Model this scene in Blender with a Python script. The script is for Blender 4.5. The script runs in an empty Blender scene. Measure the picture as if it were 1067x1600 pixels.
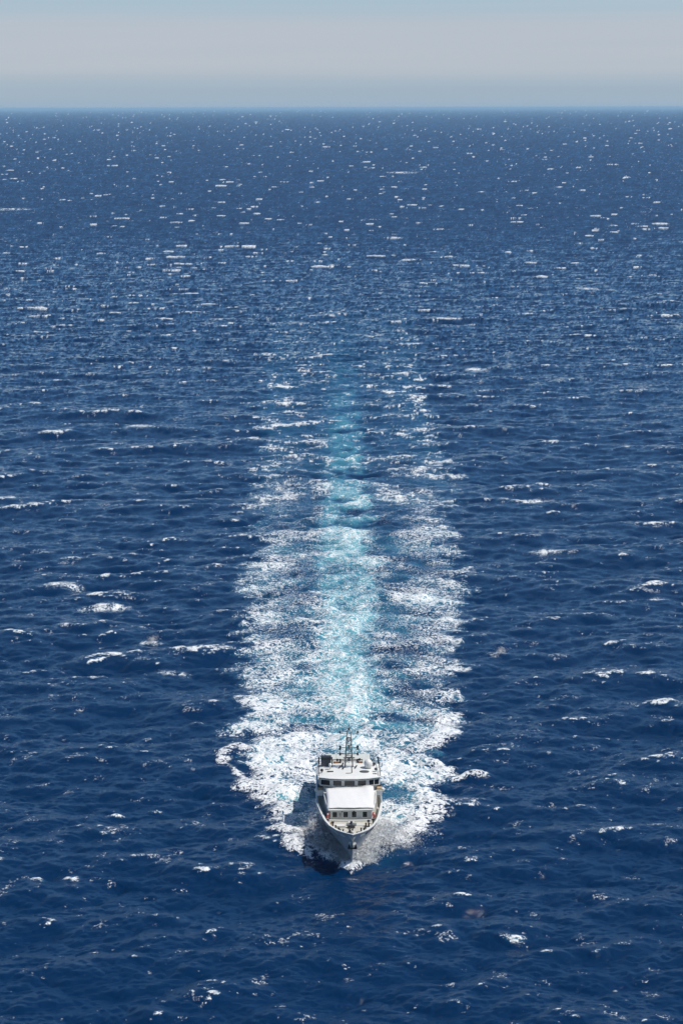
import bpy, math, random
import numpy as np
from mathutils import Vector, Matrix, Euler
R = math.radians
random.seed(7); rng = np.random.default_rng(11)
sc = bpy.context.scene
col = sc.collection

# ------------------------------------------------------------------ camera, light, exposure
CAM_H = 92.0
F = 3400.0                                   # focal length in pixels of the 1600 px tall photograph
PITCH = math.atan(632.0 / F)
cam = bpy.data.cameras.new('camera')
cam.sensor_fit = 'VERTICAL'; cam.sensor_height = 24.0
cam.lens = 24.0 * F / 1600.0
cam.clip_start = 1.0; cam.clip_end = 400000.0
camo = bpy.data.objects.new('camera', cam); col.objects.link(camo)
camo.location = (0, 0, CAM_H)
camo.rotation_euler = (Matrix.Rotation(math.pi/2 - PITCH, 4, 'X') @ Matrix.Rotation(R(-0.13), 4, 'Z')).to_euler()
sc.camera = camo

SUN_EL, SUN_AZ = R(56), R(97)                # azimuth clockwise from +Y (the view direction)
world = bpy.data.worlds.new('World'); sc.world = world; world.use_nodes = True
wt = world.node_tree; wt.nodes.clear()
def N(t, kind, **kw):
    n = t.nodes.new(kind)
    for k, v in kw.items():
        if hasattr(n, k): setattr(n, k, v)
        else: n.inputs[k.replace('_', ' ')].default_value = v
    return n
def ramp(t, fac, stops, interp='LINEAR'):
    n = t.nodes.new('ShaderNodeValToRGB'); n.color_ramp.interpolation = interp
    e = n.color_ramp.elements
    while len(e) < len(stops): e.new(0.5)
    for i, (p, c) in enumerate(stops):
        e[i].position = p
        e[i].color = (*c, 1) if isinstance(c, tuple) else (c, c, c, 1)
    t.links.new(fac, n.inputs['Fac']); return n
sky = wt.nodes.new('ShaderNodeTexSky'); sky.sky_type = 'NISHITA'; sky.sun_disc = False
sky.sun_elevation = SUN_EL; sky.sun_rotation = SUN_AZ; sky.air_density = 1.0; sky.dust_density = 0.4; sky.ozone_density = 3.0
geo = wt.nodes.new('ShaderNodeTexCoord'); sep = wt.nodes.new('ShaderNodeSeparateXYZ')
wt.links.new(geo.outputs['Generated'], sep.inputs[0])
mr = N(wt, 'ShaderNodeMapRange'); mr.inputs['From Min'].default_value = 0.0; mr.inputs['From Max'].default_value = 0.40
wt.links.new(sep.outputs['Z'], mr.inputs['Value'])
# low haze bank: values are radiances, x10 because the background runs at strength 0.1
hz = ramp(wt, mr.outputs[0], [(0.0, (.350,.452,.560)), (0.02, (.368,.460,.550)), (0.046, (.458,.515,.580)), (0.086, (.470,.525,.595)), (0.118, (.415,.532,.620)), (0.17, (.300,.460,.640)), (.36, (.150,.330,.600)), (.6, (.080,.245,.540)), (1.0, (.055,.200,.490))], 'EASE')
cn = N(wt, 'ShaderNodeTexNoise', Scale=2.2, Detail=4.0, Roughness=.5); cmp_ = N(wt, 'ShaderNodeMapping'); cmp_.inputs['Scale'].default_value = (1, 1, 34)
wt.links.new(geo.outputs['Generated'], cmp_.inputs['Vector']); wt.links.new(cmp_.outputs[0], cn.inputs['Vector'])
cr_ = ramp(wt, cn.outputs['Fac'], [(.38, (.975,.985,.99)), (.66, (1.05,1.035,1.02))])
cm_ = wt.nodes.new('ShaderNodeVectorMath'); cm_.operation = 'MULTIPLY'; wt.links.new(hz.outputs[0], cm_.inputs[0]); wt.links.new(cr_.outputs[0], cm_.inputs[1])
sc10 = N(wt, 'ShaderNodeVectorMath', operation='SCALE'); sc10.inputs['Scale'].default_value = 10.0
wt.links.new(cm_.outputs[0], sc10.inputs[0])
mx = wt.nodes.new('ShaderNodeMix'); mx.data_type = 'RGBA'
fr = ramp(wt, mr.outputs[0], [(0.0, 1.0), (0.6, 1.0), (1.0, 0.0)], 'EASE')
wt.links.new(fr.outputs[0], mx.inputs[0]); wt.links.new(sky.outputs[0], mx.inputs[6]); wt.links.new(sc10.outputs[0], mx.inputs[7])
bg = wt.nodes.new('ShaderNodeBackground'); bg.inputs['Strength'].default_value = 0.1
wo = wt.nodes.new('ShaderNodeOutputWorld')
wt.links.new(mx.outputs[2], bg.inputs['Color']); wt.links.new(bg.outputs[0], wo.inputs[0])

sun = bpy.data.lights.new('sun', 'SUN'); sun.energy = 4.3; sun.angle = R(0.53); sun.color = (1.0, .965, .91)
suno = bpy.data.objects.new('sun', sun); col.objects.link(suno)
sd = Vector((math.sin(SUN_AZ)*math.cos(SUN_EL), math.cos(SUN_AZ)*math.cos(SUN_EL), math.sin(SUN_EL)))
suno.rotation_euler = sd.to_track_quat('Z', 'Y').to_euler(); suno.location = (100, 200, 200)
sc.view_settings.view_transform = 'Standard'; sc.view_settings.look = 'None'
sc.view_settings.exposure = 0.0; sc.view_settings.gamma = 1.0; sc.view_settings.use_curve_mapping = False
sc.cycles.max_bounces = 6; sc.cycles.volume_bounces = 3; sc.cycles.transparent_max_bounces = 16
sc.cycles.sample_clamp_indirect = 4.0
sc.cycles.use_denoising = True

# ------------------------------------------------------------------ helpers
def tag(o, label=None, cat=None, group=None, kind=None):
    for k, v in (('label', label), ('category', cat), ('group', group), ('kind', kind)):
        if v: o[k] = v
    return o
def mat(name, colr, rough=0.5, metal=0.0, var=0.0, scale=3.0, bump=0.0, spec=0.5):
    m = bpy.data.materials.new(name); m.use_nodes = True
    t = m.node_tree; b = t.nodes['Principled BSDF']
    b.inputs['Base Color'].default_value = (*colr, 1); b.inputs['Roughness'].default_value = rough
    b.inputs['Metallic'].default_value = metal; b.inputs['Specular IOR Level'].default_value = spec
    tc = t.nodes.new('ShaderNodeTexCoord')
    n = N(t, 'ShaderNodeTexNoise', Scale=scale, Detail=5.0); t.links.new(tc.outputs['Object'], n.inputs['Vector'])
    if var:
        r = ramp(t, n.outputs['Fac'], [(0.3, tuple(c*(1-var) for c in colr)), (0.7, tuple(min(1, c*(1+var*.4)) for c in colr))])
        t.links.new(r.outputs[0], b.inputs['Base Color'])
    if bump:
        bp = N(t, 'ShaderNodeBump', Strength=bump, Distance=0.05); t.links.new(n.outputs['Fac'], bp.inputs['Height']); t.links.new(bp.outputs[0], b.inputs['Normal'])
    return m
class MB:
    def __init__(s): s.v = []; s.f = []
    def add(s, vs, fs):
        o = len(s.v); s.v += [tuple(v) for v in vs]; s.f += [tuple(i+o for i in f) for f in fs]; return s
    def box(s, x0, x1, y0, y1, z0, z1):
        return s.add([(x0,y0,z0),(x1,y0,z0),(x1,y1,z0),(x0,y1,z0),(x0,y0,z1),(x1,y0,z1),(x1,y1,z1),(x0,y1,z1)],
                     [(0,3,2,1),(4,5,6,7),(0,1,5,4),(1,2,6,5),(2,3,7,6),(3,0,4,7)])
    def prism(s, bottom, top):               # two equal loops, counter-clockwise seen from above
        n = len(bottom)
        return s.add(list(bottom)+list(top), [tuple(range(n-1,-1,-1)), tuple(range(n,2*n))]+[(i,(i+1)%n,n+(i+1)%n,n+i) for i in range(n)])
    def tube(s, pts, r, n=8, r2=None):
        pts = [Vector(p) for p in pts]; m = len(pts); vs = []; fs = []
        for i, p in enumerate(pts):
            d = (pts[min(i+1,m-1)]-pts[max(i-1,0)]).normalized()
            a = d.cross(Vector((0,0,1)) if abs(d.z) < .9 else Vector((1,0,0))).normalized(); b = d.cross(a)
            rr = r if r2 is None else r+(r2-r)*i/(m-1)
            for k in range(n):
                t = 2*math.pi*k/n; vs.append(p+a*math.cos(t)*rr+b*math.sin(t)*rr)
        for i in range(m-1):
            for k in range(n): fs.append((i*n+k, i*n+(k+1)%n, (i+1)*n+(k+1)%n, (i+1)*n+k))
        fs += [tuple(range(n-1,-1,-1)), tuple(range((m-1)*n, m*n))]
        return s.add(vs, fs)
    def lathe(s, prof, cx, cy, n=20):        # [(r,z)]
        vs = []; m = len(prof)
        for r, z in prof:
            for k in range(n):
                t = 2*math.pi*k/n; vs.append((cx+r*math.cos(t), cy+r*math.sin(t), z))
        fs = [(i*n+k, i*n+(k+1)%n, (i+1)*n+(k+1)%n, (i+1)*n+k) for i in range(m-1) for k in range(n)]
        fs += [tuple(range(n-1,-1,-1)), tuple(range((m-1)*n, m*n))]
        return s.add(vs, fs)
    def build(s, name, m, parent=None, smooth=False, bevel=0.0):
        me = bpy.data.meshes.new(name); me.from_pydata(s.v, [], s.f); me.materials.append(m)
        if smooth: me.shade_smooth()
        o = bpy.data.objects.new(name, me); col.objects.link(o); o.parent = parent
        if bevel:
            b = o.modifiers.new('bevel', 'BEVEL'); b.width = bevel; b.segments = 2; b.limit_method = 'ANGLE'
        return o
def dup(o, loc, parent=None, rotz=None):
    c = o.copy(); col.objects.link(c); c.parent = parent or o.parent; c.location = loc
    if rotz is not None: c.rotation_euler.z = rotz
    return c

# ------------------------------------------------------------------ ocean fields (spectral tiles)
WIND = R(-78)                                # direction the waves run to: towards the camera and slightly right
def ocean_tile(L, n, lmin, lmax, seed, peak=None, slope=1.0, spread=2.0, turn=0.0):
    g = np.random.default_rng(seed)
    k1 = 2*np.pi*np.fft.fftfreq(n, L/n); kx, ky = np.meshgrid(k1, k1, indexing='ij')
    k = np.hypot(kx, ky); k[0,0] = 1e-6
    kmin, kmax = 2*np.pi/lmax, 2*np.pi/lmin
    P = k**-4.0
    if peak: P = P*np.exp(-1.25*(2*np.pi/peak/k)**2)
    cs = (kx*np.cos(WIND-turn)+ky*np.sin(WIND-turn))/k
    P = P*np.clip(np.abs(cs), 0.0, 1)**spread + P*0.05
    P[(k < kmin) | (k > kmax)] = 0
    z = (g.standard_normal((n,n))+1j*g.standard_normal((n,n)))*np.sqrt(P)
    f = lambda q: np.real(np.fft.ifft2(q)).astype(np.float32)
    h = f(z); s0 = np.sqrt((f(1j*kx*z)**2+f(1j*ky*z)**2).mean()); a = slope/s0; z = z*a
    ux, uy = f(-1j*kx/k*z), f(-1j*ky/k*z)
    jxx, jyy, jxy = f(kx*kx/k*z), f(ky*ky/k*z), f(kx*ky/k*z)
    sx_, sy_ = f(1j*kx*z), f(1j*ky*z); c, s = math.cos(turn), math.sin(turn)      # vectors turned into world axes
    return dict(L=L, n=n, rot=turn, A=np.stack([f(z), c*ux-s*uy, s*ux+c*uy, jxx, jyy, jxy, c*sx_-s*sy_, s*sx_+c*sy_], -1))
def sample(T, x, y):
    c, s = math.cos(T['rot']), math.sin(T['rot'])
    X = (x*c+y*s)/T['L']*T['n']; Y = (-x*s+y*c)/T['L']*T['n']
    i = np.floor(X).astype(np.int64); j = np.floor(Y).astype(np.int64)
    fx = (X-i).astype(np.float32)[...,None]; fy = (Y-j).astype(np.float32)[...,None]
    n = T['n']; i0, j0, i1, j1 = i % n, j % n, (i+1) % n, (j+1) % n
    A = T['A']
    return (A[i0,j0]*(1-fx)+A[i1,j0]*fx)*(1-fy)+(A[i0,j1]*(1-fx)+A[i1,j1]*fx)*fy
def noise_tile(L, n, lmin, lmax, seed, beta=2.4, turn=0.0):
    g = np.random.default_rng(seed)
    k1 = 2*np.pi*np.fft.fftfreq(n, L/n); kx, ky = np.meshgrid(k1, k1, indexing='ij'); k = np.hypot(kx, ky); k[0,0] = 1e-6
    P = k**-beta; P[(k < 2*np.pi/lmax) | (k > 2*np.pi/lmin)] = 0
    h = np.real(np.fft.ifft2((g.standard_normal((n,n))+1j*g.standard_normal((n,n)))*np.sqrt(P)))
    return dict(L=L, n=n, rot=turn, A=(h/h.std()).astype(np.float32)[...,None])
def sst(a, b, x):
    t = np.clip((x-a)/(b-a), 0, 1); return t*t*(3-2*t)

T0 = ocean_tile(811.0, 512, 9.0, 140.0, 3, peak=34.0, slope=0.108, spread=3.0)
T1 = ocean_tile(167.0, 1024, .8, 9.0, 5, slope=0.225, spread=1.3, turn=0.35)
T2 = ocean_tile(53.0, 512, 0.35, 1.3, 9, slope=0.17, spread=0.8, turn=-0.5)
NL = noise_tile(1900.0, 256, 30.0, 600.0, 21, turn=0.2)
NM = noise_tile(217.0, 512, 2.0, 22.0, 22, beta=2.8, turn=-0.3)
NF = noise_tile(61.0, 512, 0.35, 5.0, 23, beta=2.0, turn=0.6)

# grid: rows even in slope below the horizon, columns even in bearing, both coarser beyond the view
s_in = np.arange(0.47, 0.00046, -0.00046*0.74)
s_near = np.geomspace(4.0, 0.4715, 60)
slopes = np.concatenate([s_near, s_in, [0.00046]])
u_in = np.linspace(-0.185, 0.185, 770)
u_out = np.geomspace(0.1915, 3.5, 46)
us = np.concatenate([-u_out[::-1], u_in, u_out])
D = CAM_H/slopes
gx = (D[:,None]*us[None,:]).astype(np.float64); gy = np.repeat(D[:,None], len(us), 1)
NR, NC = gx.shape
X, Y = gx.ravel(), gy.ravel()
rowd = np.repeat(np.gradient(D), NC)         # spacing between rows

a0, a1, a2 = sample(T0, X, Y), sample(T1, X, Y), sample(T2, X, Y)
f1 = np.clip(1.6-rowd/9.0, .25, 1); f2 = np.clip(1.3-rowd/1.4, 0.0, 1)
far = np.clip(1.5-rowd/400.0, 0, 1)
ship_x, ship_y = 1.25, 253.0                 # the ship's stem head
YAW = R(1.0)
# --- coordinates along the ship and its wake
sx = (X-ship_x)*math.cos(YAW)+(Y-ship_y)*math.sin(YAW); sy = -(X-ship_x)*math.sin(YAW)+(Y-ship_y)*math.cos(YAW)
nl = sample(NL, X, Y)[:,0]; nm = sample(NM, X, Y)[:,0]; nf = sample(NF, X, Y)[:,0]
n2 = sample(NM, X*0.37+50, Y*0.37-20)[:,0]
n3 = sample(NM, X*1.7+9, Y*1.7+31)[:,0]

EDGE = [(262.0,-3,4.5),(272,-7,9.5),(285,-9.8,12.8),(296.5,-11.6,15.0),(311.4,-13.8,15.9),(328.6,-15.3,18.4),(350.6,-17.0,20.0),(366.8,-17.2,21.8),(391.0,-18.1,22.7),(422.6,-20.0,24.7),(451.9,-19.6,25.0),(494.9,-19.8,24.4),(517.8,-21.6,27.1),(541.8,-24.1,30.1),(567.0,-20.5,28.1),(602.8,-22.1,27.2),(661.3,-25.4,27.2),(768.4,-27.6,28.7),(889.4,-28.4,30.5),(1020.1,-28.0,31.9),(2000,-30,34)]
CENT = [(290,-1.5,3.5),(319.3,-3.6,5.5),(371.9,-4.9,6.4),(425.0,-5.9,7.5),(479.2,-6.2,8.1),(538.9,-5.6,7.5),(591.2,-5.9,6.8),(654.3,-6.5,7.1),(732.0,-6.8,7.0),(830.0,-7.5,6.5),(957.6,-8.0,6.9),(2000,-8,7)]
E = np.array(EDGE); C = np.array(CENT)
dd = Y + 2.5*nm + 5*n2
aX = np.abs(X-1.2); side = np.where(X > 1.2, 71.0, 0.0)
feather = sample(NM, (Y+aX*.55)*1.3+side, aX*.32+2*side)[:,0]; feather2 = sample(NM, (Y+aX*.4)*.45+side, aX*.12-side)[:,0]
lob = (.8*feather*sst(255, 300, Y) + 1.0*feather2*sst(262, 330, Y) + .7*nm + .5*n3 + .5*nf)*np.interp(Y,[250,300,500,900],[.5,.9,1.2,1.5])
el = np.interp(Y, E[:,0], E[:,1])*.97 - lob; er = np.interp(Y, E[:,0], E[:,2])*.97 + lob
wob = .9*nm+np.interp(Y,[300,500,800],[.3,1.0,1.8])*n2; wob2 = .8*n3+np.interp(Y,[300,500,800],[.4,1.2,2.2])*(.6*n2-.8*nm)
soft = np.interp(Y,[300,450,700,1000],[3.4,4.4,5.5,6.5])
cl = np.interp(dd, C[:,0], C[:,1]) + wob; cr = np.interp(dd, C[:,0], C[:,2]) - wob2
eg = np.interp(Y,[255,300,420,700],[1.8,2.4,4.0,6.0])*(1+.3*np.clip(n2,-1.5,1.5)); inl = sst(-.5, 1, (X-el)/eg); inr = sst(-.5, 1, (er-X)/eg)
inside = inl*inr*sst(256, 262, Y)
cen = sst(-.3, 1, (X-cl)/soft)*sst(-.3, 1, (cr-X)/soft)*sst(288, 292, Y)
side_t = [(255,.78),(300,.76),(340,.58),(372,.50),(425,.42),(460,.36),(495,.29),(540,.25),(600,.21),(660,.18),(740,.16),(850,.12),(1000,.04),(1100,0)]
edge_t = [(255,.12),(400,.16),(500,.22),(560,.32),(700,.34),(850,.30),(980,.20),(1100,0)]
cent_t = [(288,.68),(319,.50),(345,.47),(400,.46),(450,.42),(480,.38),(540,.30),(600,.20),(660,.10),(760,.04),(900,.0),(1000,0)]
aer_t = [(288,.85),(319,.80),(370,.84),(425,.82),(480,.76),(540,.66),(600,.50),(660,.38),(760,.26),(860,.15),(940,.09),(1020,0)]
ip = lambda t: np.interp(Y, *np.array(t).T)
edge_band = inside*(np.exp(-np.minimum(np.abs(X-el), np.abs(er-X))/3.5))
# lee between the propeller race and the bow-wave foam is thinner
gap = np.exp(-((X-np.interp(Y, C[:,0], C[:,2])-2.6+1.6*feather2+1.2*n2)/2.6)**2)*.30 + np.exp(-((X-np.interp(Y, C[:,0], C[:,1])+2.2+1.6*n2-1.0*feather2)/2.2)**2)*.22
gap *= sst(300, 325, Y)*sst(560, 440, Y)
crest = a0[:,0]/0.5 + a1[:,0]/0.12*.3
wk = inside*(ip(side_t)-gap)*(1-cen) + cen*inside*ip(cent_t) + edge_band*ip(edge_t)
wk = wk*(1+0.10*feather+0.26*n2+.16*nm+0.20*np.clip(crest,-2,2)+.14*nf+.12*n3)
wk = wk*(1+sst(340,300,Y)*(.16*nm+.20*n2)) 
aer = cen*ip(aer_t)*(1+.30*n2+.20*nm+.12*n3+.1*np.clip(crest,-2,2)) + inside*(1-cen)*ip(side_t)*.52*(1+.4*n2+.3*feather) + edge_band*ip(edge_t)*1.2

# far down the wake only separate threads and patches of foam are left
fz = nf*.5+n3*.45+nm*.45+np.clip(crest,-2,2)*.35
thread = sst(.40, .84, wk*1.05+.30*fz)*sst(.02, .10, wk)*(1.0+.2*n2)
wf = sst(380, 680, Y); wk = wk*(1-wf)+wf*(thread*.95+.10*wk)
STROKES = [  # points, half width, density, height
 ([(-12.8,303.9),(-15.7,304.6),(-17.7,302.7),(-16.7,297.1),(-13.3,292.0),(-10.8,286.2)],.75,.95,.25),
 ([(-11.6,309.1),(-10.5,296.5),(-9.5,284.8),(-7.5,276.6),(-6.5,273.9)],2.0,1.0,.3),
 ([(-8.0,271.3),(-6.9,268.8),(-5.8,265.0),(-5.1,260.9)],1.0,1.0,.5),
 ([(-6.1,312.4),(-6.2,296.5),(-5.8,287.6)],2.6,.78,.1),
 ([(-3.4,302.7),(-3.8,290.6)],1.0,.5,.0),
 ([(7.0,298.0),(10.6,298.0),(14.1,295.0),(18.4,294.7)],1.5,1.0,.5),
 ([(10.8,289.1),(12.0,283.4),(12.1,278.7),(10.2,273.9),(8.8,268.8)],1.7,1.05,.45),
 ([(7.0,303.1),(8.2,294.0)],2.4,1.0,.3),
 ([(16.4,322.8),(14.9,312.4),(12.3,307.5)],2.0,.9,.3),
 ([(6.1,276.6),(8.9,272.6)],1.8,.9,.3),
 ([(-3.2,261.8),(-0.6,259.4),(1.25,256.6),(3.2,259.4),(6.6,263.0)],.8,1.05,.6),
 ([(0.9,252.6),(1.5,252.2)],.5,.55,.0),
 ([(3.5,261.5),(6.0,264.5),(8.2,267.5)],1.5,.95,.3),
 ([(-2.2,262.0),(-4.2,264.5),(-6.0,268.5)],1.5,.85,.3),
]
HOLES = [((-8.2,283.0),1.2,3.0,.55),((10.2,279.5),1.0,2.5,.6),((9.8,292.0),1.3,2.6,.5),((-4.9,291.0),1.0,4.0,.45),((12.6,311),1.6,3.0,.5),((-9.8,312),1.5,4.0,.45),((8.2,285.5),2.6,4.5,.75),((14.0,303.2),2.2,3.0,.8),((-5.6,277.0),2.1,8.0,1.0),((-9.0,300.6),1.3,3.0,.35),((5.9,345.7),1.4,9,.45),((-6.5,337.7),1.3,9,.4),((8.4,319.3),1.6,6,.35)]
loc = (np.abs(X) < 45) & (Y > 225) & (Y < 360)
li = np.nonzero(loc)[0]; lx, ly = X[li], Y[li]
bump_h = np.zeros(len(X)); ls = np.zeros(len(li))
wx = lx + .55*nm[li] + .25*nf[li]; wy = ly + 1.3*n2[li] + .8*nm[li]
def polydist(px, py, pts):
    best = np.full(len(px), 1e9)
    for (x0,y0),(x1,y1) in zip(pts[:-1], pts[1:]):
        dx, dy = x1-x0, y1-y0; t = np.clip(((px-x0)*dx+(py-y0)*dy)/(dx*dx+dy*dy+1e-9), 0, 1)
        best = np.minimum(best, np.hypot(px-x0-t*dx, py-y0-t*dy))
    return best
w0 = wk[li]
for (hx,hy),rx,ry,k in HOLES:
    w0 = w0*(1-k*np.exp(-(((wx-hx)/rx)**2+((wy-hy)/ry)**2)**1.5))
for pts, hw, den, hh in STROKES:
    q = polydist(wx, wy, pts); e = sst(hw*1.7, hw*.45, q)*den
    w0 = np.maximum(w0, e); bump_h[li] += hh*np.exp(-(q/(hw*1.2))**2)
wk[li] = w0
# prominent breaking crests, each where it stands: centre, distance, width
CAPS = [(44.0,509.1,11.4),(-79.4,515.1,6.9),(-55.8,442.6,3.7),(-54.9,416.1,6.8),(-44.2,397.8,8.4),(-33.6,370.5,3.6),(-28.0,349.8,4.2),(-21.7,318.2,1.9),(-24.8,277.6,1.7),(86.7,3155.5,36.7),(-302.3,2031.1,27.2),(-22.3,502.3,4.5),(48.2,770.3,7.7),(42.8,447.2,7.1),(59.1,403.2,4.9),(26.8,361.8,3.0),(37.6,287.0,2.9),(-37.2,251.7,1.7),(-33.1,251.7,1.9),(-58.7,630.1,7.5),(-18.4,680.3,5.0),(22.2,757.1,5.6),(127.3,1122.4,9.9),(-30.2,276.0,2.0),(19.2,231.4,1.8)]
capf = np.zeros(len(X))
for cx, cy, w in CAPS:
    thick = w*.16 + cy*cy/(F*CAM_H)*1.0
    m = (np.abs(X-cx) < w*1.6) & (np.abs(Y-cy) < thick*4+2)
    i = np.nonzero(m)[0]
    xx = (X[i]-cx)/(w*.55); yy = (Y[i]-cy - (.10*w)*(xx**2)*np.sign(cx+.1) - .06*w*nm[i])/thick
    capf[i] = np.maximum(capf[i], np.exp(-(xx**2)**1.5-yy**2)*(.82+.30*nf[i]+.30*n3[i])*1.0)
    bump_h[i] += .35*np.exp(-xx**2-(yy*.6)**2)
# natural whitecaps from the folding of the choppy surface
w0_ = np.interp(Y, [200,1500], [1.17, 1.7]); w1_ = np.interp(Y, [200,500,1500], [.60,.60,.26])   # small waves blur out of the far crests
J = (1-w0_*a0[:,3]-w1_*a1[:,3])*(1-w0_*a0[:,4]-w1_*a1[:,4]) - (w0_*a0[:,5]+w1_*a1[:,5])**2
nx = np.clip(nl, -1.5, 1.5)
band = [(150,230,.40),(230,300,.5),(300,420,.75),(420,700,.95),(700,1500,.95),(1500,3500,.8),(3500,9000,.8)]
tb = [((a_+b_)/2, np.percentile(J[(Y > a_) & (Y < b_) & (np.abs(X) < .16*Y)], p_)+.05) for a_, b_, p_ in band]
thr = np.interp(Y, [q_[0] for q_ in tb], [q_[1] for q_ in tb])
wc = sst(0, np.interp(Y, [200,400,800,2000], [.18,.16,.09,.06]), thr + .03*nx + .02*n2 - J)*np.clip(1.0+.2*nm+.1*sst(600,1500,Y)+.25*nf*sst(600,1500,Y), .2, 1.15)
# faint streaks of old foam
old = sst(1.9, 3.0, n3+.8*nf+.5*crest)*.32
calm = 1-.6*sst(0,.3,aer)
foam = np.maximum.reduce([wk, capf, wc*calm, old*calm])
foam = np.clip(foam, 0, 1.3); aer = np.clip(aer, 0, 1)
aer = np.maximum(aer, np.clip(wc, 0, 1)*.25)
aer = np.maximum(aer, capf*.3)
# teal, air-filled water under the starboard-bow spray
aer[li] = np.maximum(aer[li], .12*np.exp(-(((lx-5.0)/2.4)**2+((ly-261.0)/5.0)**2)))

# height
damp = 1-.45*inside*sst(1000, 500, Y)
Z = a0[:,0]*far*damp + (a1[:,0]*f1*far + a2[:,0]*f2)*(1+.35*inside*sst(900,500,Y))
Z += bump_h
Z += cen*inside*(.16*nm+.22*n2)*sst(900, 400, Y) + inside*(.07*nm + .05*nf)*sst(700, 350, Y)
# stern waves running across the wake
Z += inside*.12*np.cos((sy-36)/9.5*2*np.pi*.8 + n2*.8)*np.exp(-np.clip(sy-36,0,None)/160)*sst(34, 44, sy)*np.exp(-(sx/12)**2)
# bow wave against the hull, and the hollow the hull sits in
HB_WL = [(3.0,0),(3.2,.05),(6,.7),(10,1.8),(15,3.0),(20,3.7),(34,3.9),(36,3.85)]
hw = np.interp(sy, *np.array(HB_WL).T)
near = (sy > 2.2) & (sy < 38)
bw = np.interp(sy, [2.4,3.6,6,9,13,18,26], [0,.6,1.5,1.3,.55,.15,0])
Z += np.where(near, bw*np.exp(-(np.clip(np.abs(sx)-hw, 0, None)/1.7)**2), 0)
Z = np.where(near & (sy > 3.6) & (np.abs(sx) < hw-.35), np.minimum(Z, -.6), Z)
ch = 0.9
px = X + (a0[:,1]*far+a1[:,1]*f1*far+a2[:,1]*f2)*ch*damp; py = Y + (a0[:,2]*far+a1[:,2]*f1*np.clip(f2+.3,0,1)*far+a2[:,2]*f2)*ch*damp
co = np.stack([px, py, Z], 1).astype(np.float32)
idx = np.arange(NR*NC).reshape(NR, NC)
q = np.stack([idx[:-1,:-1], idx[:-1,1:], idx[1:,1:], idx[1:,:-1]], -1).reshape(-1, 4).astype(np.int32)
me = bpy.data.meshes.new('sea')
me.vertices.add(len(co)); me.vertices.foreach_set('co', co.ravel())
me.loops.add(q.size); me.loops.foreach_set('vertex_index', q.ravel())
me.polygons.add(len(q)); me.polygons.foreach_set('loop_start', np.arange(0, q.size, 4, dtype=np.int32))
me.polygons.foreach_set('use_smooth', np.ones(len(q), dtype=bool))
sw = sst(0.6, 3.0, rowd)
graze = sst(200, 1900, Y)      # wave backs hide behind wave fronts: what shows leans towards the viewer
for nme, arr in (('foam', foam), ('aer', aer), ('slope_x', (a0[:,6]+a1[:,6]+a2[:,6])*(1-.55*graze)), ('slope_y', (a0[:,7]+a1[:,7]+a2[:,7])*(1-.85*graze)+.175*graze), ('far', sw)):
    at = me.attributes.new(nme, 'FLOAT', 'POINT'); at.data.foreach_set('value', arr.astype(np.float32))
me.update(calc_edges=True)
sea = bpy.data.objects.new('sea', me); col.objects.link(sea)
tag(sea, 'deep blue open sea with whitecaps and a long turquoise wake', 'sea', kind='structure')

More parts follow.
